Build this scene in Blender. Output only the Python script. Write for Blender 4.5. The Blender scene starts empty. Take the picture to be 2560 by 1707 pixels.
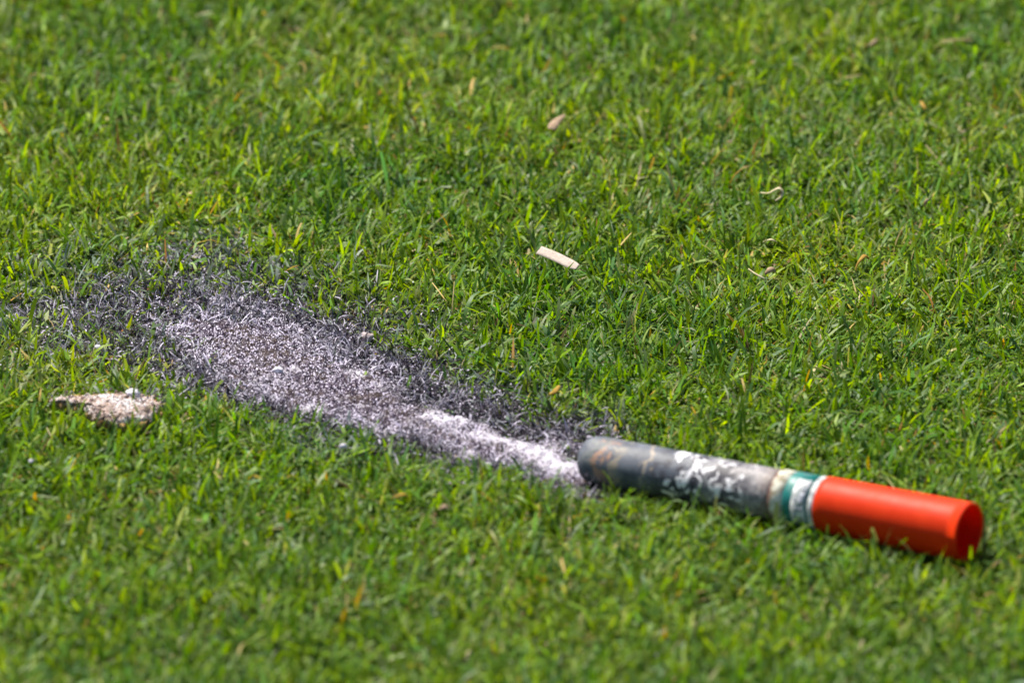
import bpy, math, random
import numpy as np
from mathutils import Vector, Matrix

random.seed(7)
R = np.random.default_rng(11)
S = bpy.context.scene
COL = S.collection

# ------------------------------------------------------------------ camera
PW, PH = 2560.0, 1707.0
DIST, PITCH, FRAME_W = 8.0, math.radians(21.5), 0.735
TH, TW = math.sin(PITCH), math.cos(PITCH)
CAM = np.array([0.0, -DIST * TW, DIST * TH])
FWD = np.array([0.0, TW, -TH]); UP = np.array([0.0, TH, TW]); RT = np.array([1.0, 0, 0])
cam_d = bpy.data.cameras.new('camera'); cam = bpy.data.objects.new('camera', cam_d); COL.objects.link(cam)
cam.location = CAM
cam.rotation_euler = (math.pi / 2 - PITCH, 0, 0)
cam_d.sensor_width = 36.0
cam_d.lens = 36.0 * DIST / FRAME_W
cam_d.clip_start = 0.1; cam_d.clip_end = 1000
cam_d.dof.use_dof = True
cam_d.dof.aperture_fstop = 5.8
S.camera = cam


def gp(px, py, z=0.0):
    """photo pixel (2560 wide) -> point of the place at height z"""
    k = FRAME_W / PW / DIST
    d = FWD + RT * ((px - PW / 2) * k) - UP * ((py - PH / 2) * k)
    t = (z - CAM[2]) / d[2]
    return CAM + d * t


cam_d.dof.focus_distance = float(np.dot(gp(1280, 760, 0.015) - CAM, FWD))

# ------------------------------------------------------------------ world, sun, exposure
SUN_EL, SUN_TO = math.radians(60), (-0.66, 0.75)
w = bpy.data.worlds.new('World'); S.world = w; w.use_nodes = True
nt = w.node_tree; nt.nodes.clear()
sky = nt.nodes.new('ShaderNodeTexSky'); sky.sky_type = 'NISHITA'; sky.sun_disc = False
sky.sun_elevation = SUN_EL
sky.sun_rotation = math.atan2(SUN_TO[0], SUN_TO[1])
bg = nt.nodes.new('ShaderNodeBackground'); bg.inputs['Strength'].default_value = 0.062
ow = nt.nodes.new('ShaderNodeOutputWorld')
nt.links.new(sky.outputs[0], bg.inputs[0]); nt.links.new(bg.outputs[0], ow.inputs[0])
sd = bpy.data.lights.new('sun', 'SUN'); sd.energy = 5.0; sd.angle = math.radians(0.55); sd.color = (1.0, 0.94, 0.83)
sun = bpy.data.objects.new('sun', sd); COL.objects.link(sun)
tos = Vector((SUN_TO[0] * math.cos(SUN_EL), SUN_TO[1] * math.cos(SUN_EL), math.sin(SUN_EL)))
sun.rotation_euler = tos.to_track_quat('Z', 'Y').to_euler()
sun.location = (-3, 2, 6)
S.view_settings.view_transform = 'Standard'; S.view_settings.look = 'None'
S.view_settings.exposure = 0.95; S.view_settings.gamma = 1.0; S.view_settings.use_curve_mapping = False
S.cycles.max_bounces = 8; S.cycles.transmission_bounces = 6; S.cycles.diffuse_bounces = 4


# ------------------------------------------------------------------ helpers
def tag(o, label=None, cat=None, group=None, kind=None):
    if label: o['label'] = label
    if cat: o['category'] = cat
    if group: o['group'] = group
    if kind: o['kind'] = kind
    return o


def empty(name, loc):
    o = bpy.data.objects.new(name, None); COL.objects.link(o); o.location = loc; o.empty_display_size = 0.02
    return o


def mesh_obj(name, V, F, mat, parent=None, smooth=True, world_parent=None):
    me = bpy.data.meshes.new(name)
    me.from_pydata([tuple(map(float, v)) for v in V], [], F)
    me.update()
    if smooth: me.polygons.foreach_set('use_smooth', [True] * len(me.polygons))
    me.materials.append(mat)
    o = bpy.data.objects.new(name, me); COL.objects.link(o)
    if parent: o.parent = parent
    return o


def fast_mesh(name, V, Q, mat, attrs=None, smooth=True):
    """V (n,3), Q (m,4) int arrays"""
    me = bpy.data.meshes.new(name)
    n, m = len(V), len(Q)
    me.vertices.add(n); me.vertices.foreach_set('co', V.astype(np.float32).ravel())
    me.loops.add(m * 4); me.loops.foreach_set('vertex_index', Q.astype(np.int32).ravel())
    me.polygons.add(m)
    me.polygons.foreach_set('loop_start', np.arange(0, m * 4, 4, dtype=np.int32))
    me.polygons.foreach_set('use_smooth', np.full(m, smooth))
    for k, a in (attrs or {}).items():
        if a.ndim == 2:
            at = me.attributes.new(k, 'FLOAT_COLOR', 'POINT')
            at.data.foreach_set('color', np.concatenate([a, np.ones((n, 1))], 1).astype(np.float32).ravel())
        else:
            at = me.attributes.new(k, 'FLOAT', 'POINT'); at.data.foreach_set('value', a.astype(np.float32))
    me.update(calc_edges=True)
    me.materials.append(mat)
    o = bpy.data.objects.new(name, me); COL.objects.link(o)
    return o


_tab = R.random((64, 256, 256))


def vnoise(x, y, f, seed=0):
    t = _tab[seed % 64]
    x = x * f + 31.7 + seed * 3.1; y = y * f + 57.3 + seed * 1.7
    xi = np.floor(x).astype(int); yi = np.floor(y).astype(int)
    u = x - xi; v = y - yi
    u = u * u * (3 - 2 * u); v = v * v * (3 - 2 * v)
    a = t[xi % 256, yi % 256]; b = t[(xi + 1) % 256, yi % 256]
    c = t[xi % 256, (yi + 1) % 256]; d = t[(xi + 1) % 256, (yi + 1) % 256]
    return (a * (1 - u) + b * u) * (1 - v) + (c * (1 - u) + d * u) * v


def fbm(x, y, f, o=4, seed=0, g=0.5):
    s = 0; a = 1; t = 0
    for i in range(o):
        s = s + a * vnoise(x, y, f * 2.03 ** i, seed + i); t += a; a *= g
    return s / t


def sstep(a, b, x):
    t = np.clip((x - a) / (b - a), 0, 1)
    return t * t * (3 - 2 * t)


def poly_sd(x, y, P):
    """signed distance to polygon, + inside"""
    d = np.full(x.shape, 1e9); ins = np.zeros(x.shape, bool)
    n = len(P)
    for i in range(n):
        ax, ay = P[i]; bx, by = P[(i + 1) % n]
        ex, ey = bx - ax, by - ay
        t = np.clip(((x - ax) * ex + (y - ay) * ey) / (ex * ex + ey * ey), 0, 1)
        d = np.minimum(d, np.hypot(x - ax - t * ex, y - ay - t * ey))
        c = ((ay > y) != (by > y)) & (x < (bx - ax) * (y - ay) / (by - ay + 1e-12) + ax)
        ins ^= c
    return np.where(ins, d, -d)


# ------------------------------------------------------------------ material helpers
class NT:
    def __init__(s, name):
        s.m = bpy.data.materials.new(name); s.m.use_nodes = True
        s.t = s.m.node_tree; s.t.nodes.clear()
        s.out = s.n('ShaderNodeOutputMaterial')

    def n(s, typ, **kw):
        nd = s.t.nodes.new(typ)
        for k, v in kw.items(): setattr(nd, k, v)
        return nd

    def l(s, a, b): s.t.links.new(a, b)

    def put(s, sock, v):
        if hasattr(v, 'is_linked') or hasattr(v, 'links'): s.l(v, sock)
        else: sock.default_value = v

    def math(s, op, a, b=0.0, clamp=False):
        nd = s.n('ShaderNodeMath', operation=op, use_clamp=clamp)
        s.put(nd.inputs[0], a); s.put(nd.inputs[1], b)
        return nd.outputs[0]

    def mix(s, f, a, b):
        nd = s.n('ShaderNodeMix', data_type='RGBA')
        s.put(nd.inputs[0], f)
        for k, v in ((6, a), (7, b)):
            s.put(nd.inputs[k], (*v, 1) if isinstance(v, tuple) and len(v) == 3 else v)
        return nd.outputs[2]

    def ramp(s, f, a, b):
        nd = s.n('ShaderNodeMapRange', interpolation_type='SMOOTHSTEP')
        s.put(nd.inputs[0], f); nd.inputs[1].default_value = a; nd.inputs[2].default_value = b
        return nd.outputs[0]

    def noise(s, vec, scale, detail=4, rough=0.55, dist=0.0):
        nd = s.n('ShaderNodeTexNoise')
        if vec is not None: s.l(vec, nd.inputs['Vector'])
        nd.inputs['Scale'].default_value = scale; nd.inputs['Detail'].default_value = detail
        nd.inputs['Roughness'].default_value = rough; nd.inputs['Distortion'].default_value = dist
        return nd.outputs[0]

    def voro(s, vec, scale, feature='F1'):
        nd = s.n('ShaderNodeTexVoronoi', feature=feature)
        s.l(vec, nd.inputs['Vector']); nd.inputs['Scale'].default_value = scale
        return nd

    def obj(s): return s.n('ShaderNodeTexCoord').outputs['Object']

    def attr(s, name): return s.n('ShaderNodeAttribute', attribute_name=name)

    def pbsdf(s, color, rough=0.6, spec=0.4, bump=None, bstr=0.3, bdist=0.001, **kw):
        b = s.n('ShaderNodeBsdfPrincipled')
        s.put(b.inputs['Base Color'], (*color, 1) if isinstance(color, tuple) and len(color) == 3 else color)
        s.put(b.inputs['Roughness'], rough); b.inputs['Specular IOR Level'].default_value = spec
        for k, v in kw.items(): b.inputs[k].default_value = v
        if bump is not None:
            bn = s.n('ShaderNodeBump'); bn.inputs['Strength'].default_value = bstr; bn.inputs['Distance'].default_value = bdist
            s.l(bump, bn.inputs['Height']); s.l(bn.outputs[0], b.inputs['Normal'])
        return b.outputs[0]

    def done(s, sh): s.l(sh, s.out.inputs['Surface']); return s.m


def mat_blade(name, rough, spec, trans):
    m = NT(name)
    a = m.attr('tint').outputs['Color']
    co = m.obj()
    v = m.noise(co, 420, 3)
    c = m.mix(m.math('MULTIPLY', m.ramp(v, 0.35, 0.75), 0.35), a, m.mix(1.0, a, a))
    hv = m.n('ShaderNodeHueSaturation'); m.l(a, hv.inputs['Color']); m.put(hv.inputs['Value'], m.math('ADD', m.math('MULTIPLY', v, 0.7), 0.65))
    sh = m.pbsdf(hv.outputs[0], rough, spec)
    tr = m.n('ShaderNodeBsdfTranslucent')
    hv2 = m.n('ShaderNodeHueSaturation'); m.l(hv.outputs[0], hv2.inputs['Color']); hv2.inputs['Value'].default_value = 1.5
    hv2.inputs['Saturation'].default_value = 1.15; hv2.inputs['Hue'].default_value = 0.485
    m.l(hv2.outputs[0], tr.inputs['Color'])
    mx = m.n('ShaderNodeMixShader'); mx.inputs[0].default_value = trans
    m.l(sh, mx.inputs[1]); m.l(tr.outputs[0], mx.inputs[2])
    return m.done(mx.outputs[0])


M_GRASS = mat_blade('grass_blade', 0.50, 0.32, 0.46)
M_CHAR = mat_blade('charred_blade', 0.7, 0.25, 0.08)

m = NT('soil')
co = m.obj(); n1 = m.noise(co, 60, 6); n2 = m.noise(co, 700, 4)
c = m.mix(m.ramp(n1, 0.35, 0.7), (0.022, 0.018, 0.010), (0.060, 0.045, 0.024))
c = m.mix(m.math('MULTIPLY', m.ramp(n2, 0.5, 0.75), 0.6), c, (0.075, 0.075, 0.025))
M_SOIL = m.done(m.pbsdf(c, 0.95, 0.1, n2, 0.8, 0.002))

m = NT('ash_powder')
co = m.obj(); wv = m.attr('white').outputs['Fac']
n1 = m.noise(co, 900, 5, 0.65); n2 = m.noise(co, 130, 5, 0.6, 0.4); n3 = m.noise(co, 380, 4, 0.6)
c = m.mix(m.ramp(n2, 0.35, 0.68), (0.26, 0.215, 0.205), (0.54, 0.485, 0.61))
dark = m.math('MULTIPLY', m.ramp(n1, 0.58, 0.50), m.math('SUBTRACT', 1.0, m.math('MULTIPLY', wv, 0.60)), True)
c = m.mix(dark, c, (0.048, 0.034, 0.066))
pit = m.math('MULTIPLY', m.ramp(n3, 0.53, 0.46), m.math('SUBTRACT', 1.0, m.math('MULTIPLY', wv, 0.8)), True)
c = m.mix(pit, c, (0.020, 0.014, 0.024))
c = m.mix(m.math('MULTIPLY', m.math('MULTIPLY', wv, 0.95), m.ramp(n1, 0.36, 0.52)), c, (0.68, 0.655, 0.75))
am = m.attr('amount').outputs['Fac']
n4 = m.noise(co, 55, 4, 0.6, 0.5)
c = m.mix(m.math('MULTIPLY', m.ramp(n4, 0.47, 0.57), m.math('SUBTRACT', 0.85, m.math('MULTIPLY', wv, 0.85))), c, m.mix(m.ramp(n1, 0.4, 0.6), (0.022, 0.016, 0.022), (0.13, 0.10, 0.085)))
c = m.mix(m.ramp(m.math('ADD', am, m.math('MULTIPLY', m.math('SUBTRACT', n3, 0.5), 0.9)), 0.75, 0.15), c, (0.030, 0.025, 0.024))
M_ASH = m.done(m.pbsdf(c, 0.95, 0.1, n1, 0.7, 0.002))

# ------------------------------------------------------------------ where the burn lies
low_edge = [(1490, 1200), (1400, 1172), (1250, 1140), (1100, 1102), (960, 1072), (820, 1036), (700, 1006), (600, 980), (500, 948)]
core_up = [(260, 790), (420, 750), (580, 755), (720, 785), (850, 838), (980, 908), (1100, 968), (1220, 1032), (1330, 1078), (1460, 1106), (1520, 1118)]
CORE = [gp(x, y, 0.014)[:2] for x, y in low_edge] + [gp(360, 890, 0.0)[:2], gp(290, 830, 0.0)[:2]] + [gp(x, y, 0.0)[:2] for x, y in core_up]
char_up = [(-80, 760), (60, 690), (200, 640), (380, 620), (560, 635), (700, 680), (850, 745), (980, 825), (1110, 900), (1260, 975), (1400, 1030), (1560, 1070), (1750, 1120), (1760, 1180)]
CHAR = [gp(x, y, 0.014)[:2] for x, y in low_edge] + [gp(350, 930, 0.01)[:2], gp(120, 905, 0.01)[:2], gp(-80, 900, 0.01)[:2]] + [gp(x, y, 0.0)[:2] for x, y in char_up]


def burn(x, y):
    sc = poly_sd(x, y, CORE); sh = poly_sd(x, y, CHAR)
    nz = fbm(x, y, 28, 4, 3) - 0.5
    far = sstep(-0.14, -0.32, x)
    core = sstep(-0.012, 0.045 + 0.085 * far, sc + nz * (0.07 + 0.05 * far))
    core = np.clip(core - far * 0.55 * sstep(0.35, 0.65, fbm(x, y, 130, 3, 17)) * (1 - 0.3 * core), 0, 1)
    fringe = sstep(-0.024, 0.004, sc + nz * 0.05) * sstep(-0.010, 0.014, sh + nz * 0.02)                  # scorched black edge
    dust = sstep(-0.060, 0.085, sh + nz * 0.16) * (0.60 - 0.14 * far)   # settled dust, thinner
    right = sstep(0.105, 0.060, x)                                 # nothing burnt behind the tube
    return core, np.maximum(np.maximum(fringe * (0.92 - 0.50 * far), dust) * right, core)


heaps = [(1130, 1045, .030, .9), (1100, 1018, .022, .7), (1190, 1050, .025, .8), (1240, 1085, .028, .85), (1285, 1110, .02, .7), (1340, 1118, .026, 1.0), (1385, 1135, .030, 1.0), (1320, 1150, .02, .7),
         (1400, 1165, .018, .9), (1440, 1170, .02, .8), (770, 1022, .014, .9), (640, 935, .02, .5), (935, 1078, .016, .7), (1080, 1055, .02, .6), (1170, 1130, .014, .7), (1195, 1145, .012, .7),
         (700, 925, .018, .55), (880, 1010, .02, .4), (980, 965, .02, .55), (900, 930, .025, .5), (1010, 1015, .02, .5), (1330, 1085, .016, .6), (560, 900, .02, .35)]


_tr = gp(700, 930)[:2] - gp(1400, 1140)[:2]
TRX, TRY = _tr / np.linalg.norm(_tr)


def white_at(x, y):
    wv = np.zeros_like(x)
    for px, py, r, s in heaps:
        q = gp(px, py, 0.004)
        dx, dy = x - q[0], y - q[1]
        d = np.hypot((dx * TRX + dy * TRY) * 0.58, (-dx * TRY + dy * TRX) * 0.95) / r
        wv = np.maximum(wv, s * np.exp(-d * d * 1.3))
    nz = fbm(x, y, 90, 4, 9) - 0.5
    return np.clip(sstep(0.36, 0.85, wv + nz * 1.0 + (vnoise(x, y, 420, 21) - 0.5) * 0.35), 0, 1)


# ------------------------------------------------------------------ flare tube geometry numbers
TR = 0.0200
A_END = gp(2424, 1330, 0.0255); A_TIP = gp(1464, 1144, 0.0172)
AX = A_END - A_TIP; ALEN = float(np.linalg.norm(AX)); AX = AX / ALEN


def tube_dist(P):
    t = (P - A_TIP) @ AX
    d = np.linalg.norm((P - A_TIP) - t[..., None] * AX, axis=-1)
    return t, d


# ------------------------------------------------------------------ blades
def make_blades(root, L, W, az, lean, curl, drift, twist, col, nseg, tipw, basew=0.65, base_pale=0.25, pale=(0.20, 0.22, 0.06)):
    N = len(L)
    t = np.linspace(0, 1, nseg + 1)
    P = np.zeros((N, nseg + 1, 3)); P[:, 0] = root
    wv = np.zeros((N, nseg + 1, 3))
    for k in range(nseg + 1):
        a = lean + curl * t[k] ** 1.3
        z = az + drift * t[k]
        tan = np.stack([np.sin(a) * np.cos(z), np.sin(a) * np.sin(z), np.cos(a)], 1)
        if k < nseg:
            P[:, k + 1] = P[:, k] + tan * (L / nseg)[:, None]
        s0 = np.stack([-np.sin(z), np.cos(z), 0 * z], 1)
        nn = np.cross(tan, s0)
        tw = twist * (t[k] - 0.3)
        wv[:, k] = s0 * np.cos(tw)[:, None] + nn * np.sin(tw)[:, None]
    P[:, 1:, 2] = np.maximum(P[:, 1:, 2], 0.0008 + 0.0015 * R.random((N, 1)))
    prof = np.interp(t, [0, 0.3, 0.65, 1], [basew, 1, 0.9, 0])[None, :] + tipw[:, None] * np.interp(t, [0.65, 1], [0, 1])[None, :]
    hw = (W[:, None] * prof * 0.5)[..., None]
    V = np.stack([P - wv * hw, P + wv * hw], 2)              # N, k, 2, 3
    C = np.repeat(np.repeat(col[:, None, None, :], nseg + 1, 1), 2, 2)
    f = (base_pale * np.clip(1 - t * 2.2, 0, 1))[None, :, None, None]
    C = C * (1 - f) + np.array(pale)[None, None, None, :] * f
    per = (nseg + 1) * 2
    q = np.array([[2 * k, 2 * k + 1, 2 * k + 3, 2 * k + 2] for k in range(nseg)])
    return P, V.reshape(N, per, 3), C.reshape(N, per, 3), q


def pack(V, C, q):
    N, per, _ = V.shape
    Q = (q[None] + (np.arange(N) * per)[:, None, None]).reshape(-1, 4)
    return V.reshape(-1, 3), Q, C.reshape(-1, 3)


PAL = np.array([[0.092, 0.178, 0.003], [0.124, 0.208, 0.003], [0.150, 0.224, 0.004], [0.058, 0.136, 0.011],
                [0.080, 0.165, 0.044], [0.044, 0.110, 0.004], [0.40, 0.33, 0.16], [0.30, 0.19, 0.020], [0.17, 0.105, 0.045], [0.26, 0.26, 0.07], [0.165, 0.205, 0.070]])
PRB = np.array([0.21, 0.20, 0.10, 0.11, 0.11, 0.08, 0.042, 0.030, 0.042, 0.038, 0.080]); PRB /= PRB.sum()


def grass_set(x0, x1, y0, y1, dens, wide=1.0):
    area = (x1 - x0) * (y1 - y0)
    ns = int(area * 1e4 * dens / 3.2)                         # shoots, about three leaves each
    sx = R.uniform(x0, x1, ns); sy = R.uniform(y0, y1, ns)
    cl = fbm(sx, sy, 40, 3, 20)
    keep = R.random(ns) < sstep(0.18, 0.52, cl) * 0.75 + 0.25
    sx, sy = sx[keep], sy[keep]
    nl = R.choice([2, 3, 4, 5], len(sx), p=[.25, .35, .28, .12])
    idx = np.repeat(np.arange(len(sx)), nl)
    N = len(idx)
    x = sx[idx] + R.normal(0, 0.0022, N); y = sy[idx] + R.normal(0, 0.0022, N)
    taz = R.uniform(0, 2 * np.pi, len(sx)); tl = R.normal(0, 0.25, len(sx))
    az = taz[idx] + R.normal(0, 1.5, N)
    lean = np.abs(R.normal(0.52, 0.38, N)) + np.abs(tl[idx]) * 0.5
    lie = R.random(N) < 0.38
    lean = np.where(lie, R.uniform(0.95, 1.45, N), lean)
    curl = np.abs(R.normal(0.55, 0.55, N)); curl = np.where(R.random(N) < 0.22, curl + R.uniform(0.7, 1.6, N), curl)
    curl = np.where(lie, curl * 0.35, curl)
    hv = fbm(x, y, 14, 3, 30)
    L = np.clip(R.normal(0.0212, 0.0068, N), 0.008, 0.046) * (0.78 + 0.5 * hv)
    W = np.clip(R.normal(0.00205, 0.00075, N), 0.0007, 0.0046) * wide
    drift = R.normal(0, 0.35, N); twist = R.normal(0, 0.9, N)
    ty = R.choice(len(PAL), N, p=PRB)
    shoot_ty = R.choice(6, len(sx), p=PRB[:6] / PRB[:6].sum())
    same = (R.random(N) < 0.5) & (ty < 6)
    ty = np.where(same, shoot_ty[idx], ty)
    col = PAL[ty] * R.lognormal(0.12, 0.25, N)[:, None]
    pt = fbm(x, y, 6, 3, 40)[:, None] - 0.5
    col = col * (1 + pt * np.array([[0.9, 0.45, 0.2]]))
    dead = (ty >= 6) & (ty < 10)
    W = np.where(dead, W * 0.75, W)
    lean = np.where(dead & (R.random(N) < 0.6), R.uniform(0.9, 1.5, N), lean)
    L = np.where(dead, L * R.uniform(0.5, 1.1, N), L)
    tipw = np.where(R.random(N) < 0.45, R.uniform(0.25, 0.8, N), R.uniform(0.02, 0.12, N))
    return dict(x=x, y=y, L=L, W=W, az=az, lean=lean, curl=curl, drift=drift, twist=twist, col=col, tipw=tipw, N=N)


# ------------------------------------------------------------------ ground (one sheet out past any view)
def axis_coords(a, b, step):
    mid = np.arange(a, b + 1e-9, step)
    out = []; g = step; v = 0
    while v < 90: g *= 1.35; v += g; out.append(v)
    o = np.array(out)
    return np.concatenate([a - o[::-1], mid, b + o])


gx = axis_coords(-0.7, 0.7, 0.012); gy = axis_coords(-0.9, 1.0, 0.012)
X, Y = np.meshgrid(gx, gy, indexing='ij')
Z = (fbm(X, Y, 9, 3, 50) - 0.5) * 0.006 * np.exp(-(X / 2) ** 2 - (Y / 2) ** 2) - 0.003
nxg, nyg = X.shape
ii = np.arange(nxg * nyg).reshape(nxg, nyg)
Qg = np.stack([ii[:-1, :-1], ii[1:, :-1], ii[1:, 1:], ii[:-1, 1:]], -1).reshape(-1, 4)
g = fast_mesh('ground', np.stack([X, Y, Z], -1).reshape(-1, 3), Qg, M_SOIL)
tag(g, 'dark brown soil showing in gaps under the lawn grass', 'ground', kind='structure')

# ------------------------------------------------------------------ ash bed: grey lavender powder on the scorched soil
ax_ = np.arange(-0.40, 0.20, 0.0013); ay_ = np.arange(-0.30, 0.17, 0.0015)
X, Y = np.meshgrid(ax_, ay_, indexing='ij')
core, char = burn(X, Y)
wv = white_at(X, Y) * sstep(0.2, 0.7, core)
Z = -0.0065 + 0.0085 * sstep(0.02, 0.5, core)
rough = (fbm(X, Y, 260, 3, 12) - 0.5) * 0.0095 + (vnoise(X, Y, 620, 5) - 0.5) * 0.0022
Z = Z + core * (rough * (1 - 0.30 * wv) + (fbm(X, Y, 45, 3, 14) - 0.5) * 0.005 + wv * 0.0022)
ii = np.arange(X.size).reshape(X.shape)
Qa = np.stack([ii[:-1, :-1], ii[1:, :-1], ii[1:, 1:], ii[:-1, 1:]], -1).reshape(-1, 4)
kf = (core.ravel()[Qa].max(1) > 0.02)
Qa = Qa[kf]
used = np.unique(Qa); remap = np.full(X.size, -1); remap[used] = np.arange(len(used))
a_o = fast_mesh('ash_bed', np.stack([X, Y, Z], -1).reshape(-1, 3)[used], remap[Qa], M_ASH, {'white': wv.ravel()[used], 'amount': core.ravel()[used]})
tag(a_o, 'lavender white ash powder spread in a burnt streak from the tube tip', 'ash', kind='stuff')

# ------------------------------------------------------------------ living grass
G = grass_set(-0.56, 0.56, -0.80, 0.92, 17.0)
core, char = burn(G['x'], G['y'])
u = R.random(G['N'])
heat = np.clip(char * 0.9, 0, 1)
keep = (u > core * 1.25) & (R.random(G['N']) > char ** 1.2 * 0.86)
# blades near the heat are shorter and dusted with ash or soot
G['L'] *= (1 - 0.35 * char) * (1 - 0.30 * sstep(-0.045, -0.010, poly_sd(G['x'], G['y'], CORE)))
dust = (R.random(G['N']) < char * 1.15)
soot = R.random(G['N']) < 0.45
dcol = np.where(soot[:, None], np.array([[0.022, 0.032, 0.022]]) * R.uniform(0.6, 2, (G['N'], 1)), np.array([[0.19, 0.22, 0.22]]) * R.uniform(0.4, 1.7, (G['N'], 1)))
mixf = (dust * R.uniform(0.35, 0.9, G['N']))[:, None]
G['col'] = G['col'] * (1 - mixf) + dcol * mixf
# dust spread: cooler, darker green round the burn
P, V, C, q = make_blades(np.stack([G['x'], G['y'], np.full(G['N'], -0.003)], 1), G['L'], G['W'], G['az'], G['lean'], G['curl'], G['drift'], G['twist'], G['col'], 4, G['tipw'])
t, d = tube_dist(P)
hit = ((d < TR + 0.0012) & (t > -0.002) & (t < ALEN + 0.001)).any(1)
# nothing stands right under the tube
under = (d[:, 0] < TR + 0.0035) & (t[:, 0] > 0) & (t[:, 0] < ALEN)
keep &= ~hit & ~under
BL_V, BL_C, BL_P, BL_Q = V[keep], C[keep], P[keep], q


def clear_box(center, hx, hy, zlo, frac=1.0):
    """take away blades poking up through something that lies on the grass"""
    global BL_V, BL_C, BL_P
    dx = (BL_P[..., 0] - center[0]) / hx; dy = (BL_P[..., 1] - center[1]) / hy
    b = ((dx * dx + dy * dy < 1) & (BL_P[..., 2] > zlo)).any(1)
    b &= R.random(len(b)) < frac
    BL_V, BL_C, BL_P = BL_V[~b], BL_C[~b], BL_P[~b]


# ------------------------------------------------------------------ scorched, curled blades
n = 620000
x = R.uniform(-0.46, 0.28, n); y = R.uniform(-0.34, 0.38, n)
core, char = burn(x, y)
wv = white_at(x, y)
scp = poly_sd(x, y, CORE)
edge = np.exp(-(scp / 0.05) ** 2)
dens = np.clip(char * (0.42 + 0.58 * edge) * (1 - 0.74 * sstep(0.5, 1, core) * (scp > 0.016)) * (1 - 0.88 * wv), 0, 1)
k = R.random(n) < dens * 0.60
x, y, core, char = x[k], y[k], core[k], char[k]; N = len(x)
L = R.uniform(0.007, 0.021, N) * (1 - 0.5 * core); W = R.uniform(0.00035, 0.0010, N) * (1 + 0.35 * (1 - core))
ash_amt = np.clip(core * 0.62 + 0.26 + 0.22 * sstep(-0.06, -0.25, x), 0, 1) * (0.55 + 0.6 * fbm(x, y, 25, 3, 55))
isash = R.random(N) < ash_amt
grey = np.array([[0.56, 0.52, 0.65]]) * R.uniform(0.35, 1.35, (N, 1)) * (1 - 0.34 * sstep(0.6, 0.1, core))[:, None]
blk = np.array([[0.016, 0.012, 0.020]]) * R.uniform(0.6, 2.4, (N, 1))
col = np.where(isash[:, None], grey, blk)
gr2 = (R.random(N) < 0.12)
col[gr2] = np.array([0.16, 0.17, 0.19]) * R.uniform(0.5, 1.4, (gr2.sum(), 1))
P, V, C, q2 = make_blades(np.stack([x, y, -0.002 + 0.003 * core], 1), L, W, R.uniform(0, 6.283, N), R.uniform(0.1, 1.2, N) + 0.55 * core, R.uniform(0.3, 3.4, N) * (1 - 0.45 * core), R.normal(0, 1.6, N), R.normal(0, 1.5, N),
                          col, 6, R.uniform(0.1, 0.5, N), base_pale=0.0)
t, d = tube_dist(P)
hit = ((d < TR + 0.0012) & (t > -0.002) & (t < ALEN)).any(1)
V, C = V[~hit], C[~hit]
vv, qq, cc = pack(V, C, q2)
o = fast_mesh('charred_grass', vv, qq, M_CHAR, {'tint': cc})
tag(o, 'scorched curled grass blades coated in grey ash around the burnt streak', 'charred grass', kind='stuff')


# ------------------------------------------------------------------ crumbs of ash lying loose in the burn
def crumbs(n, smin, smax):
    x = R.uniform(-0.42, 0.2, n); y = R.uniform(-0.30, 0.3, n)
    core, char = burn(x, y)
    k = R.random(n) < np.clip(core * 0.9 + 0.035 * char, 0, 1)
    x, y, core, char = x[k], y[k], core[k], char[k]; n = len(x)
    base = np.array([[1, 0, -.6], [-.5, .87, -.6], [-.5, -.87, -.6], [0.1, 0.1, 0.8]])
    s = np.exp(R.uniform(np.log(smin), np.log(smax), n))
    a = R.uniform(0, 6.28, n)
    B = np.repeat(base[None], n, 0) * R.uniform(0.5, 1.4, (n, 4, 1))
    ca, sa = np.cos(a)[:, None], np.sin(a)[:, None]
    V = np.stack([B[..., 0] * ca - B[..., 1] * sa, B[..., 0] * sa + B[..., 1] * ca, B[..., 2]], -1) * s[:, None, None]
    zz = np.where(core > 0.3, 0.0035, 0.004 + 0.012 * R.random(n))
    V += np.stack([x, y, zz + R.uniform(0, 0.002, n)], 1)[:, None, :]
    c = np.where((R.random(n) < 0.50)[:, None], np.array([[0.56, 0.515, 0.66]]) * R.uniform(0.6, 1.25, (n, 1)), np.array([[0.035, 0.026, 0.045]]) * R.uniform(0.5, 2, (n, 1)))
    return V, np.repeat(c[:, None, :], 4, 1)


V, C = crumbs(150000, 0.0003, 0.00085)
qc = np.array([[0, 1, 3, 3], [1, 2, 3, 3], [2, 0, 3, 3]])
me = bpy.data.meshes.new('ash_crumbs')
n = len(V)
tri = (np.array([[0, 1, 3], [1, 2, 3], [2, 0, 3]])[None] + (np.arange(n) * 4)[:, None, None]).reshape(-1, 3)
me.vertices.add(n * 4); me.vertices.foreach_set('co', V.astype(np.float32).ravel())
me.loops.add(len(tri) * 3); me.loops.foreach_set('vertex_index', tri.astype(np.int32).ravel())
me.polygons.add(len(tri)); me.polygons.foreach_set('loop_start', np.arange(0, len(tri) * 3, 3, dtype=np.int32))
at = me.attributes.new('tint', 'FLOAT_COLOR', 'POINT')
at.data.foreach_set('color', np.concatenate([C.reshape(-1, 3), np.ones((n * 4, 1))], 1).astype(np.float32).ravel())
me.update(calc_edges=True); me.materials.append(M_CHAR)
o = bpy.data.objects.new('ash_crumbs', me); COL.objects.link(o)
tag(o, 'loose white and black crumbs of ash scattered over the burnt streak', 'ash crumbs', kind='stuff')

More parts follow.
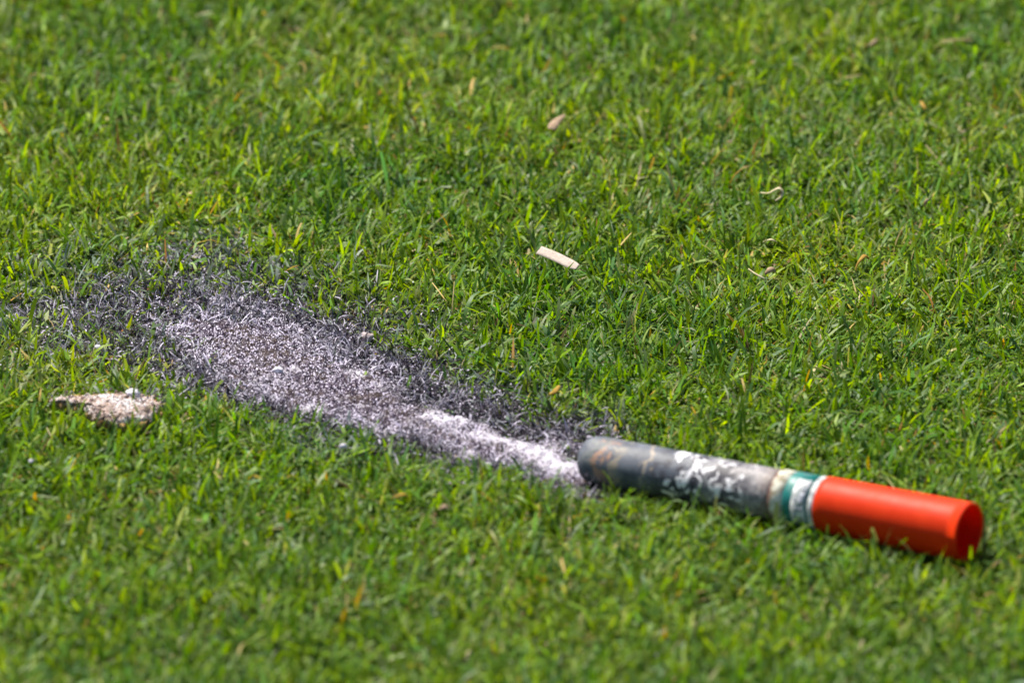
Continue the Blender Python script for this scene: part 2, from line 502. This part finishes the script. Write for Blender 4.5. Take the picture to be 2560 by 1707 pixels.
# ------------------------------------------------------------------ the burnt-out flare
flare = empty('smoke_flare', tuple(A_TIP * [1, 1, 0]))
tag(flare, 'burnt-out black flare tube with bright orange-red open end lying in grass', 'flare')
zx = Vector(AX); yv = Vector((0, 0, 1)).cross(zx).normalized(); up = zx.cross(yv)
ROT = Matrix((zx, yv, up)).transposed().to_4x4()
TML = Matrix.Translation(Vector((0, 0, A_TIP[2]))) @ ROT                    # local: x along the tube from tip to open end


def lathe(name, prof, mat, seg=64, wob=0.0, seed=0, closed=False):
    V, F = [], []
    rs = np.random.default_rng(seed)
    ph = rs.uniform(0, 6.28, 6)
    for (xx, r) in prof:
        for k in range(seg):
            a = 2 * math.pi * k / seg
            rr = r * (1 + wob * (0.5 * math.sin(2 * a + ph[0] + xx * 30) + 0.35 * math.sin(3 * a + ph[1] - xx * 55) + 0.3 * math.sin(xx * 160 + ph[2] + a)))
            V.append((xx, rr * math.cos(a), rr * math.sin(a)))
    n = len(prof)
    for i in range(n - 1 + (1 if closed else 0)):
        j = (i + 1) % n
        for k in range(seg):
            l = (k + 1) % seg
            F.append((i * seg + k, i * seg + l, j * seg + l, j * seg + k))
    o = mesh_obj(name, V, F, mat, flare)
    o.matrix_basis = TML
    return o


def at_px(px):                                                  # distance along the tube of photo column px on its axis
    f = (px - 1466) / (2420 - 1466)
    return f * ALEN


xs_seam, xs_teal, xs_lab, xs_white, xs_red = at_px(1955), at_px(1990), at_px(2012), at_px(2050), at_px(2066)

# charred body
m = NT('charred_tube')
co = m.obj(); sx = m.n('ShaderNodeSeparateXYZ'); m.l(co, sx.inputs[0]); ax = sx.outputs[0]
LB = xs_seam
n_f = m.noise(co, 260, 5, 0.6); n_m = m.noise(co, 75, 5, 0.6, 0.5); n_b = m.noise(co, 30, 4)
axn = m.math('DIVIDE', ax, LB)
axw = m.math('ADD', axn, m.math('MULTIPLY', m.math('SUBTRACT', n_m, 0.5), 0.30))
c = m.mix(m.ramp(n_m, 0.3, 0.7), (0.055, 0.063, 0.088), (0.125, 0.137, 0.168))
c = m.mix(m.math('MULTIPLY', m.ramp(n_f, 0.60, 0.75), 0.5), c, (0.07, 0.07, 0.08))
# pale grey ash taking over toward the label end, in patches
pale = m.ramp(axw, 0.52, 0.80)
c = m.mix(m.math('MULTIPLY', pale, 0.9), c, m.mix(m.ramp(n_f, 0.35, 0.65), (0.13, 0.122, 0.140), (0.36, 0.335, 0.345)))
# black scorch blotches between
blot = m.math('MULTIPLY', m.ramp(m.noise(co, 70, 4, 0.6, 0.6), 0.47, 0.54), m.math('MULTIPLY', m.ramp(axn, 0.30, 0.5), m.ramp(axn, 0.98, 0.75)))
c = m.mix(m.math('MULTIPLY', blot, 0.92), c, (0.030, 0.028, 0.042))
# white flakes
fa = m.noise(co, 105, 4, 0.55, 0.9); fb = m.noise(co, 300, 4, 0.6, 0.8)
zone = m.math('MULTIPLY', m.ramp(axw, 0.34, 0.52), m.ramp(axw, 1.04, 0.84))
thr = m.math('SUBTRACT', 0.70, m.math('MULTIPLY', zone, 0.155))
flk = m.ramp(m.math('SUBTRACT', m.math('ADD', m.math('MULTIPLY', fa, 0.8), m.math('MULTIPLY', fb, 0.2)), thr), 0.0, 0.022)
flk = m.math('MULTIPLY', flk, zone)
c = m.mix(flk, c, (0.72, 0.70, 0.75))
# rusty and tan streak rings near the burnt tip
def ring(pos, wid, colr, amt, gate):
    d = m.math('ABSOLUTE', m.math('SUBTRACT', axw, pos))
    f = m.math('MULTIPLY', m.ramp(d, wid, wid * 0.25), m.math('MULTIPLY', m.ramp(gate, 0.40, 0.58), amt))
    return m.mix(f, c, colr)
c = ring(0.135, 0.035, (0.42, 0.22, 0.13), 0.75, n_b)
c = ring(0.22, 0.04, (0.36, 0.29, 0.19), 0.6, n_m)
c = ring(0.37, 0.02, (0.40, 0.32, 0.24), 0.7, m.noise(co, 55, 3))
c = ring(0.10, 0.06, (0.20, 0.21, 0.18), 0.5, n_f)
# brown scorch at the label end
c = m.mix(m.math('MULTIPLY', m.ramp(axw, 0.90, 1.0), 0.75), c, (0.13, 0.09, 0.075))
M_BODY = m.done(m.pbsdf(c, 0.58, 0.4, m.math('ADD', m.math('MULTIPLY', n_f, 0.5), m.math('ADD', flk, n_m)), 0.5, 0.0012))

r0 = 0.0171
prof = [(0.0040, 0.0001), (0.0030, 0.005), (0.0008, 0.0085), (0.0, 0.0105), (0.0008, 0.0128), (0.0028, 0.0146), (0.0062, 0.0162), (0.0110, 0.0170)]
prof += [(0.011 + (xs_seam - 0.011) * f, r0 + 0.0007 * f) for f in np.linspace(0.02, 1, 44)] + [(xs_seam, 0.012)]
lathe('tube_body', prof, M_BODY, 96, 0.010, 3)

m = NT('scorched_paper')
co = m.obj(); n1 = m.noise(co, 140, 5)
sx = m.n('ShaderNodeSeparateXYZ'); m.l(co, sx.inputs[0])
axw = m.math('ADD', sx.outputs[0], m.math('MULTIPLY', m.math('SUBTRACT', n1, 0.5), 0.006))
c = m.mix(m.ramp(n1, 0.38, 0.62), (0.33, 0.29, 0.21), (0.70, 0.68, 0.58))
c = m.mix(m.ramp(axw, xs_seam + 0.003, xs_seam - 0.0005), c, (0.16, 0.08, 0.065))
M_PAPER = m.done(m.pbsdf(c, 0.8, 0.2, n1, 0.3, 0.0005))
lathe('paper_collar', [(xs_seam - 0.0005, 0.012), (xs_seam - 0.0005, 0.0181), (xs_seam + 0.001, 0.01845), (xs_teal, 0.0185), (xs_teal, 0.012)], M_PAPER, 72, 0.003, 8)

m = NT('teal_band'); co = m.obj(); n1 = m.noise(co, 200, 4)
g1 = m.noise(co, 110, 5, 0.65)
M_TEAL = m.done(m.pbsdf(m.mix(m.math('MULTIPLY', m.ramp(g1, 0.50, 0.68), 0.6), m.mix(m.ramp(n1, 0.35, 0.75), (0.004, 0.135, 0.125), (0.012, 0.20, 0.185)), (0.16, 0.24, 0.23)), 0.45, 0.4))
lathe('label_band', [(xs_teal, 0.012), (xs_teal, 0.0186), (xs_teal + 0.0006, 0.0188), (xs_white + 0.0004, 0.0188), (xs_white + 0.0008, 0.012)], M_TEAL, 72, 0.002, 8)

M_WHITE = NT('white_print'); co = M_WHITE.obj(); n1 = M_WHITE.noise(co, 160, 4)
M_WHITE = M_WHITE.done(M_WHITE.pbsdf(M_WHITE.mix(M_WHITE.ramp(n1, 0.40, 0.62), (0.30, 0.32, 0.33), (0.74, 0.74, 0.76)), 0.5, 0.35))
M_INK = NT('grey_ink'); M_INK = M_INK.done(M_INK.pbsdf((0.30, 0.32, 0.38), 0.5, 0.3))
lathe('white_ring', [(xs_white + 0.0008, 0.012), (xs_white + 0.0008, 0.0188), (xs_red + 0.001, 0.0188), (xs_red + 0.001, 0.012)], M_WHITE, 72, 0.0)


def wrap_patch(name, x0, x1, a0, a1, r, mat, parent, th=0.0002, n=16):
    """thin printed patch wrapped on the tube, angles in degrees, 90 = top, -180 toward the viewer side"""
    V, F = [], []
    for rr in (r, r + th):
        for k in range(n + 1):
            a = math.radians(a0 + (a1 - a0) * k / n)
            for xx in (x0, x1): V.append((xx, rr * math.cos(a), rr * math.sin(a)))
    b = (n + 1) * 2
    for k in range(n):
        F.append((b + 2 * k, b + 2 * k + 1, b + 2 * k + 3, b + 2 * k + 2))
        F.append((2 * k + 1, 2 * k, 2 * k + 2, 2 * k + 3))
        F.append((2 * k, b + 2 * k, b + 2 * k + 2, 2 * k + 2)); F.append((b + 2 * k + 1, 2 * k + 1, 2 * k + 3, b + 2 * k + 3))
    F.append((0, 1, b + 1, b)); F.append((2 * n + 1, 2 * n, b + 2 * n, b + 2 * n + 1))
    o = mesh_obj(name, V, F, mat, parent)
    if parent is flare: o.matrix_basis = TML
    return o


cy = (Vector(CAM) - Vector(A_END)); side = -1 if cy.dot(yv) < 0 else 1
A0 = 90.0
def ang(v): return 90 + v if side < 0 else 90 - v                # degrees down from the top on the viewer's side
lab = wrap_patch('printed_label', xs_lab, xs_white - 0.0012, ang(18), ang(128), 0.01885, M_WHITE, flare)
for (u0, u1, v0, v1) in ((0.62, 0.90, 40, 46), (0.55, 0.92, 52, 76), (0.18, 0.40, 66, 72), (0.25, 0.60, 84, 92), (0.66, 0.86, 82, 94), (0.22, 0.48, 98, 110), (0.58, 0.88, 101, 107)):
    xx0 = xs_lab + (xs_white - 0.0012 - xs_lab) * u0; xx1 = xs_lab + (xs_white - 0.0012 - xs_lab) * u1
    p = wrap_patch('print_mark', xx0, xx1, ang(v0), ang(v1), 0.0191, M_INK, lab, 0.0001, 4)

m = NT('orange_red_plastic'); co = m.obj(); n1 = m.noise(co, 90, 5); n2 = m.noise(co, 900, 3)
c = m.mix(m.ramp(n1, 0.3, 0.75), (0.74, 0.038, 0.0010), (0.80, 0.045, 0.0012))
rg = m.math('ADD', m.math('MULTIPLY', n1, 0.2), 0.42)
sh = m.pbsdf(c, rg, 0.22, n2, 0.05, 0.0005)
tr = m.n('ShaderNodeBsdfTranslucent'); tr.inputs[0].default_value = (0.75, 0.02, 0.004, 1)
mx = m.n('ShaderNodeMixShader'); mx.inputs[0].default_value = 0.30; m.l(sh, mx.inputs[1]); m.l(tr.outputs[0], mx.inputs[2])
M_RED = m.done(mx.outputs[0])
ro = 0.0205
prof = [(xs_red, 0.0178), (xs_red, ro - 0.0014), (xs_red + 0.0004, ro - 0.0010)] + [(xs_red + (ALEN - 0.001 - xs_red) * f, ro - 0.0010 * (1 - f)) for f in np.linspace(0.05, 1, 14)]
LIP = 0.0012
prof += [(ALEN - LIP + LIP * math.cos(a), ro - LIP + 0.0002 + LIP * math.sin(a)) for a in np.linspace(math.pi / 2, -math.pi / 2, 12)]
prof += [(ALEN - 0.0026, ro - 2 * LIP + 0.0002)]
lathe('open_sleeve', prof, M_RED, 96, 0.0)
m = NT('shaded_red_bore'); co = m.obj(); n1 = m.noise(co, 120, 5)  # sleeve plastic in a deeper red, shade inside the hole put into its colour
sh = m.pbsdf(m.mix(m.ramp(n1, 0.35, 0.7), (0.60, 0.018, 0.002), (0.72, 0.026, 0.002)), 0.5, 0.25)
tr = m.n('ShaderNodeBsdfTranslucent'); tr.inputs[0].default_value = (0.85, 0.04, 0.004, 1)
mx = m.n('ShaderNodeMixShader'); mx.inputs[0].default_value = 0.28; m.l(sh, mx.inputs[1]); m.l(tr.outputs[0], mx.inputs[2])
M_BORE = m.done(mx.outputs[0])
rb = ro - 2 * LIP + 0.0001
lathe('bore', [(ALEN - 0.0020, rb)] + [(ALEN - 0.002 - f * 0.110, rb) for f in np.linspace(0.05, 1, 10)] + [(ALEN - 0.1125, 0.0001)], M_BORE, 96, 0.0)


# ------------------------------------------------------------------ small litter on the lawn
def simple_mat(name, c1, c2, scale=300, rough=0.75, trans=0.15, bump=0.3):
    m = NT(name); co = m.obj(); n1 = m.noise(co, scale, 5)
    c = m.mix(m.ramp(n1, 0.3, 0.7), c1, c2)
    sh = m.pbsdf(c, rough, 0.3, n1, bump, 0.0006)
    if trans:
        tr = m.n('ShaderNodeBsdfTranslucent'); m.l(c, tr.inputs[0])
        mx = m.n('ShaderNodeMixShader'); mx.inputs[0].default_value = trans
        m.l(sh, mx.inputs[1]); m.l(tr.outputs[0], mx.inputs[2]); sh = mx.outputs[0]
    return m.done(sh)


M_SCRAP = simple_mat('pale_paper', (0.38, 0.31, 0.27), (0.52, 0.44, 0.39), 500)
M_PETAL = simple_mat('dry_petal', (0.32, 0.215, 0.135), (0.46, 0.335, 0.235), 400, trans=0.25)
M_STRAW = simple_mat('straw', (0.48, 0.40, 0.22), (0.66, 0.58, 0.38), 300)
M_DULL = simple_mat('dull_straw', (0.26, 0.19, 0.09), (0.38, 0.29, 0.15), 300)
M_OCHRE = simple_mat('ochre_leaf', (0.34, 0.19, 0.025), (0.46, 0.29, 0.05), 300, trans=0.25)
M_LUMP = simple_mat('white_ash_lump', (0.45, 0.42, 0.50), (0.74, 0.72, 0.80), 700, 0.95, 0, 0.8)
M_PEBBLE = simple_mat('pink_grey_clod', (0.26, 0.21, 0.21), (0.46, 0.39, 0.39), 500, 0.9, 0, 0.8)
M_BASE = simple_mat('brown_card', (0.20, 0.115, 0.045), (0.36, 0.24, 0.10), 260, 0.9, 0, 0.8)


def ribbon(name, pts, widths, mat, th=0.0005, roll=0.0, cup=0.0, label=None, cat=None, group=None, nsub=4):
    """thin bent strip with real thickness along pts (world); cup bends it across its width"""
    P = np.array(pts, float)
    k = len(P); tt = np.linspace(0, k - 1, (k - 1) * nsub + 1)
    # Catmull-Rom
    Q = []
    for t in tt:
        i = min(int(t), k - 2); f = t - i
        p0, p1, p2, p3 = P[max(i - 1, 0)], P[i], P[i + 1], P[min(i + 2, k - 1)]
        Q.append(0.5 * (2 * p1 + (p2 - p0) * f + (2 * p0 - 5 * p1 + 4 * p2 - p3) * f * f + (3 * p1 - p0 - 3 * p2 + p3) * f ** 3))
    Q = np.array(Q); W = np.interp(tt, np.arange(k), widths)
    c0 = Q.mean(0); base = np.array([c0[0], c0[1], min(Q[:, 2])])
    T = np.gradient(Q, axis=0); T /= np.linalg.norm(T, axis=1)[:, None]
    upv = np.array([0.15, -0.55, 0.8]); V, F = [], []
    J = 5
    for i in range(len(Q)):
        s = np.cross(T[i], upv); s /= np.linalg.norm(s); nn = np.cross(s, T[i])
        s, nn = s * math.cos(roll) + nn * math.sin(roll), nn * math.cos(roll) - s * math.sin(roll)
        for sgn in (1, -1):
            for j in range(J):
                u = j / (J - 1) * 2 - 1
                V.append(Q[i] + s * u * W[i] / 2 + nn * (cup * W[i] * (1 - u * u) + sgn * th / 2) - base)
    per = 2 * J
    for i in range(len(Q) - 1):
        a, b = i * per, (i + 1) * per
        for j in range(J - 1):
            F.append((a + j, a + j + 1, b + j + 1, b + j))
            F.append((a + J + j + 1, a + J + j, b + J + j, b + J + j + 1))
        F.append((a, b, b + J, a + J)); F.append((b + J - 1, a + J - 1, a + 2 * J - 1, b + 2 * J - 1))
    for a in (0, (len(Q) - 1) * per):
        for j in range(J - 1):
            f = (a + j, a + J + j, a + J + j + 1, a + j + 1)
            F.append(f if a == 0 else f[::-1])
    o = mesh_obj(name, V, F, mat); o.location = base
    return tag(o, label, cat, group)


def lump(name, center, rad, mat, label, cat, seed=0, sub=13, amp=0.42, squash=0.75):
    V, F = [], []
    n, mm = sub, sub * 2
    rs = np.random.default_rng(seed)
    dirs = rs.normal(size=(14, 3)); dirs /= np.linalg.norm(dirs, axis=1)[:, None]; am = rs.uniform(-1, 1, 14)
    for i in range(n + 1):
        th = math.pi * i / n
        for j in range(mm):
            ph = 2 * math.pi * j / mm
            v = np.array([math.sin(th) * math.cos(ph), math.sin(th) * math.sin(ph), math.cos(th)])
            q = v * 2.2 + seed * 3.7
            f1 = vnoise(np.array([q[0] + q[2]]), np.array([q[1] - q[2]]), 1.1, seed)[0] + vnoise(np.array([q[1]]), np.array([q[2] + q[0]]), 2.6, seed + 3)[0] * 0.6
            s = 0.72 + 0.45 * f1 + amp * float((am * np.exp(5 * (dirs @ v - 1))).sum()) + (0.09 * rs.normal() if 0 < i < n else 0)
            V.append(v * s * np.array(rad) * np.array([1, 1, squash]))
    for i in range(n):
        for j in range(mm):
            k = (j + 1) % mm
            F.append((i * mm + j, (i + 1) * mm + j, (i + 1) * mm + k, i * mm + k))
    o = mesh_obj(name, V, F, mat); o.location = tuple(center)
    return tag(o, label, cat)


H = 0.021
# pale torn strip of paper
pts = [gp(1347, 625, .0225), gp(1373, 635, .0225), gp(1400, 647, .0222), gp(1426, 660, .0218), gp(1444, 668, .0215)]
ribbon('paper_strip', pts, [.0072, .0074, .0075, .0074, .0048], M_SCRAP, .0004, -0.30, 0.0, 'pale pinkish torn strip of paper lying on top of the green grass', 'paper scrap')
c_ = gp(1398, 645, .022); clear_box(c_, .017, .012, .019, 0.92)
# dried petal
ribbon('dried_petal', [gp(1379, 326, .020), gp(1384, 315, .022), gp(1394, 302, .0225), gp(1411, 289, .020)], [.0062, .0078, .0056, .0020], M_PETAL, .0007, 0.1, 0.16,
       'small pinkish tan dried petal in the grass far behind the paper strip', 'petal')
clear_box(gp(1392, 308, .02), .008, .010, .017)
# straws
ribbon('curled_straw', [gp(1902, 482, .020), gp(1922, 483, .022), gp(1935, 476, .025), gp(1948, 471, .027), gp(1957, 482, .024), gp(1951, 494, .021), gp(1938, 502, .019)],
       [.0010, .0015, .0018, .0021, .0020, .0017, .0009], M_STRAW, .0005, 0.2, 0.1, 'pale straw curled into an open hook on the grass right of the paper strip', 'dry grass')
clear_box(gp(1940, 486, .02), .012, .014, .0185, .8)
ribbon('arched_straw', [gp(1908, 606, .021), gp(1916, 601, .025), gp(1928, 599, .027), gp(1938, 603, .025), gp(1944, 609, .020)], [.0008, .0013, .0015, .0013, .0006], M_STRAW, .0005, 0.2, 0.1,
       'tiny whitish straw arched like a bridge below the hooked straw', 'dry grass')
clear_box(gp(1926, 604, .02), .009, .010, .0185, .8)
ribbon('broken_straw', [gp(1871, 672, .026), gp(1886, 683, .024), gp(1902, 692, .022), gp(1912, 697, .020)], [.0009, .0013, .0015, .0010], M_STRAW, .0005, 0.1, 0.1,
       'thin broken straw slanting down beside a tan leaf flake', 'dry grass')
ribbon('leaf_flake', [gp(1913, 684, .021), gp(1922, 676, .024), gp(1932, 673, .024), gp(1938, 681, .021)], [.0020, .0042, .0044, .0015], M_PETAL, .0006, 0.1, 0.2,
       'tan crumpled leaf flake at the end of the slanting broken straw', 'leaf')
clear_box(gp(1908, 684, .02), .013, .012, .018, .75)
ribbon('yellowed_leaf', [gp(2139, 678, .019), gp(2143, 662, .023), gp(2152, 649, .026), gp(2162, 640, .027), gp(2172, 646, .024)], [.0008, .0014, .0024, .0036, .0022], M_OCHRE, .0005, 0.2, 0.15,
       'yellow withered leaf bent over with a thin twisted stalk, right side of lawn', 'leaf')
clear_box(gp(2158, 655, .02), .009, .014, .018, .75)
ribbon('dry_blade_tip', [gp(2312, 520, .018), gp(2314, 508, .023), gp(2319, 497, .026)], [.0018, .0030, .0014], M_PETAL, .0005, 0.1, 0.15,
       'short upright tan blade tip near the right edge of the lawn', 'dry grass')
ribbon('pink_seed_husk', [gp(2172, 118, .021), gp(2182, 108, .024), gp(2193, 99, .024)], [.0014, .0032, .0010], M_PETAL, .0007, 0.0, 0.2,
       'slim pinkish seed husk in the blurred grass at top right', 'husk')
clear_box(gp(2182, 108, .02), .008, .012, .018)
ribbon('long_straw', [gp(2350, 104, .022), gp(2375, 101, .025), gp(2405, 100, .025), gp(2434, 102, .023)], [.0010, .0014, .0015, .0010], M_DULL, .0005, 0.1, 0.1,
       'long straight straw lying level in the blurred grass at top right', 'dry grass')
clear_box(gp(2392, 101, .02), .014, .012, .021, .8)
ribbon('golden_leaf', [gp(2303, 254, .021), gp(2308, 264, .023), gp(2314, 275, .021)], [.0016, .0034, .0012], M_OCHRE, .0005, 0.1, 0.15,
       'small golden yellow leaf standing below the long straight straw', 'leaf')
ribbon('orange_straw', [gp(980, 1246, .021), gp(995, 1238, .026), gp(1012, 1236, .027), gp(1024, 1245, .022)], [.0012, .0024, .0026, .0010], M_OCHRE, .0005, 0.1, 0.15,
       'curved orange dry blade in the grass below the middle of the burnt streak', 'dry grass')
clear_box(gp(1003, 1240, .02), .010, .012, .020)
ribbon('peach_petal', [gp(1098, 1272, .021), gp(1108, 1266, .024), gp(1122, 1268, .023)], [.0022, .0040, .0018], M_PETAL, .0006, 0.0, 0.15,
       'peach coloured petal bit in the grass below the black flare tube', 'petal')
clear_box(gp(1110, 1268, .02), .009, .012, .018)
ribbon('ochre_blade', [gp(1374, 985, .012), gp(1388, 978, .015), gp(1398, 965, .014)], [.0022, .0042, .0018], M_OCHRE, .0006, 0.0, 0.15,
       'broad ochre blade lying at the burnt fringe above the tube tip', 'dry grass')

# lumps
lump('ash_lump', gp(698, 924, .0055), (.0030, .0026, .0024), M_LUMP, 'bright white ash lump standing alone in the middle of the burnt streak', 'ash lump', 1)
lump('clod', gp(918, 843, .007), (.0036, .0034, .0028), M_PEBBLE, 'pinkish grey clod at the upper edge of the burnt streak', 'clod', 2)
lump('ash_fleck', gp(856, 1116, .021), (.0020, .0017, .0028), M_LUMP, 'white ash fleck caught on green grass just below the burnt streak', 'ash fleck', 3, 8)
lump('ash_fleck', gp(78, 1152, .022), (.0016, .0016, .0016), M_LUMP, 'tiny white ash fleck on the grass at the far left edge', 'ash fleck', 4, 8)
lump('ash_lump', gp(245, 868, .010), (.0020, .0018, .0018), M_LUMP, 'small white ash lump in the dusty grass above the crust', 'ash lump', 5, 8)
for pt, r in (((856, 1116), .007), ((78, 1152), .006)):
    clear_box(gp(*pt, .02), r, r * 1.6, .017)

# crust of ash on a charred brown card, lower left
m = NT('ash_crust'); co = m.obj()
vo = m.voro(co, 620); n1 = m.noise(co, 520, 5, 0.6); n2 = m.noise(co, 70, 3)
c = m.mix(m.ramp(n1, 0.36, 0.64), (0.32, 0.22, 0.175), (0.62, 0.50, 0.47))
c = m.mix(m.math('MULTIPLY', m.ramp(n2, 0.42, 0.62), m.ramp(n1, 0.40, 0.55)), c, (0.80, 0.77, 0.80))
c = m.mix(m.ramp(vo.outputs['Distance'], 0.62, 0.9), c, (0.16, 0.10, 0.08))
M_CRUST = m.done(m.pbsdf(c, 0.9, 0.15, m.math('SUBTRACT', n1, vo.outputs['Distance']), 0.9, 0.0025))
zt = lambda px: 0.0235
out_px = [(128, 995), (160, 988), (184, 985), (222, 983), (270, 981), (317, 980), (350, 982), (378, 988), (400, 1004), (393, 1020), (383, 1033), (372, 1047), (324, 1050), (286, 1050), (243, 1040), (222, 1026), (204, 1014), (165, 1003)]
op = np.array([gp(x, y, 0.0152) for x, y in out_px])
cen = gp(300, 1014, 0.0225)
slab = empty('ash_slab', tuple(cen * [1, 1, 0] + [0, 0, 0.008])); tag(slab, 'flaky slab of pinkish white ash crust on brown scorched card, left', 'ash crust')
off = np.array(slab.location)


def slab_mesh(zfun, scale, rings=26, per=8):
    o2 = []
    for i in range(len(op)):
        for k in range(per):
            o2.append(op[i] + (op[(i + 1) % len(op)] - op[i]) * k / per)
    o2 = np.array(o2); m_ = len(o2)
    V = []
    jit = R.normal(0, 0.0012, (m_, 2))
    for r in range(rings + 1):
        f = r / rings * scale
        p = cen + (o2 - cen) * f
        p[:, :2] += jit * f ** 8
        V.append(np.column_stack([p[:, 0], p[:, 1], zfun(p[:, 0], p[:, 1], r / rings)]))
    V = np.concatenate(V)
    F = [(r * m_ + k, r * m_ + (k + 1) % m_, (r + 1) * m_ + (k + 1) % m_, (r + 1) * m_ + k) for r in range(rings) for k in range(m_)]
    return V - off, F, m_


def ztop(x, y, f): return 0.0140 + 0.0040 * (1 - f ** 3) + (fbm(x, y, 280, 3, 33) - 0.5) * 0.0075 * (1 - 0.3 * f) + (vnoise(x, y, 700, 35) - 0.5) * 0.002
def zbase_top(x, y, f): return 0.0133 + 0 * x + (fbm(x, y, 120, 2, 36) - 0.5) * 0.002
V, F, m_ = slab_mesh(ztop, 1.0)
nr = 26
Vb = V[nr * m_:].copy(); Vb[:, 2] -= 0.0030
V = np.concatenate([V, Vb]); F += [(nr * m_ + k, nr * m_ + (k + 1) % m_, (nr + 1) * m_ + (k + 1) % m_, (nr + 1) * m_ + k) for k in range(m_)]
mesh_obj('crust', V, F, M_CRUST, slab)
V, F, m_ = slab_mesh(zbase_top, 1.035)
Vb = V[nr * m_:].copy(); Vb[:, 2] -= 0.0045 + 0.0025 * vnoise(Vb[:, 0], Vb[:, 1], 160, 8); Vb[:, :2] *= 0.97
V = np.concatenate([V, Vb]); F += [(nr * m_ + k, nr * m_ + (k + 1) % m_, (nr + 1) * m_ + (k + 1) % m_, (nr + 1) * m_ + k) for k in range(m_)]
mesh_obj('scorched_card', V, F, M_BASE, slab)
lump('ash_lump', gp(331, 981, 0.0185), (.0042, .0034, .0034), M_LUMP, 'knobbly white ash lump sitting on the back edge of the crust slab', 'ash lump', 9)
# loose bits broken off the crust
V, F = [], []
for k in range(420):
    i = R.integers(len(op)); f = R.random()
    p = cen + (op[i] + (op[(i + 1) % len(op)] - op[i]) * f - cen) * R.uniform(0.55, 1.12)
    p = p - off; p[2] = 0.0145 - off[2] + R.uniform(-0.001, 0.0035)
    sz = math.exp(R.uniform(math.log(0.0005), math.log(0.0018)))
    b = len(V)
    for v in ((1, 0, -.5), (-.5, .87, -.5), (-.5, -.87, -.5), (.1, .1, .9)):
        V.append(p + np.array(v) * sz * R.uniform(.6, 1.3))
    F += [(b, b + 1, b + 3), (b + 1, b + 2, b + 3), (b + 2, b, b + 3)]
o = mesh_obj('crust_crumbs', V, F, M_CRUST, slab, smooth=False); o['kind'] = 'stuff'
# the slab presses the grass down
sdp = poly_sd(BL_P[..., 0], BL_P[..., 1], [p[:2] for p in op])
b = ((sdp > 0.0005 + 0.003 * R.random((len(BL_P), 1))) & (BL_P[..., 2] > 0.011)).any(1) & (R.random(len(BL_P)) < 0.97)
BL_V, BL_C, BL_P = BL_V[~b], BL_C[~b], BL_P[~b]

vv, qq, cc = pack(BL_V, BL_C, BL_Q)
o = fast_mesh('lawn_grass', vv, qq, M_GRASS, {'tint': cc})
tag(o, 'short mown bright green lawn grass with mixed yellow and straw blades', 'grass', kind='stuff')

# ------------------------------------------------------------------ the lawn goes on outside the frame: one tile of blades set out around the near lawn
TS = 0.56
T = grass_set(-TS / 2, TS / 2, -TS / 2, TS / 2, 9.0, 1.25)
P, V, C, q = make_blades(np.stack([T['x'], T['y'], np.full(T['N'], -0.003)], 1), T['L'], T['W'], T['az'], T['lean'], T['curl'], T['drift'], T['twist'], T['col'], 4, T['tipw'])
vv, qq, cc = pack(V, C, q)
tile = fast_mesh('outer_lawn_grass', vv, qq, M_GRASS, {'tint': cc})
tag(tile, 'mown green lawn grass continuing around the near lawn on all sides', 'grass', kind='stuff')
spots = []
for i in range(-5, 6):
    for j in range(-5, 7):
        x = i * TS; y = 0.06 + j * 0.56 + (0.0)
        if abs(x) + TS / 2 <= 0.57 and -0.80 <= y - TS / 2 + 1e-6 and y + TS / 2 <= 0.92: continue
        spots.append((x, y))
spots = [(x, y) for x, y in spots if not (abs(x) < 0.83 and -1.07 < y < 1.19)]
# edge tiles that butt on the near lawn
for j in range(-3, 4):
    spots.append((-0.56 - TS / 2, -0.80 + TS / 2 + (j) * TS)); spots.append((0.56 + TS / 2, -0.80 + TS / 2 + (j) * TS))
for i in (-0.28, 0.28):
    spots.append((i, 0.92 + TS / 2)); spots.append((i, -0.80 - TS / 2))
gn = bpy.data.node_groups.new('lawn_tiles', 'GeometryNodeTree')
gn.interface.new_socket('Geometry', in_out='INPUT', socket_type='NodeSocketGeometry')
gn.interface.new_socket('Geometry', in_out='OUTPUT', socket_type='NodeSocketGeometry')
gi = gn.nodes.new('NodeGroupInput'); go = gn.nodes.new('NodeGroupOutput')
jn = gn.nodes.new('GeometryNodeJoinGeometry')
g2i = gn.nodes.new('GeometryNodeGeometryToInstance'); gn.links.new(gi.outputs[0], g2i.inputs[0])
for k, (x, y) in enumerate(spots):
    tr = gn.nodes.new('GeometryNodeTransform')
    gn.links.new(g2i.outputs[0], tr.inputs['Geometry'])
    tr.inputs['Translation'].default_value = (x, y, 0)
    tr.inputs['Rotation'].default_value = (0, 0, (k * 7 % 4) * math.pi / 2)
    gn.links.new(tr.outputs[0], jn.inputs[0])
gn.links.new(jn.outputs[0], go.inputs[0])
md = tile.modifiers.new('tiles', 'NODES'); md.node_group = gn
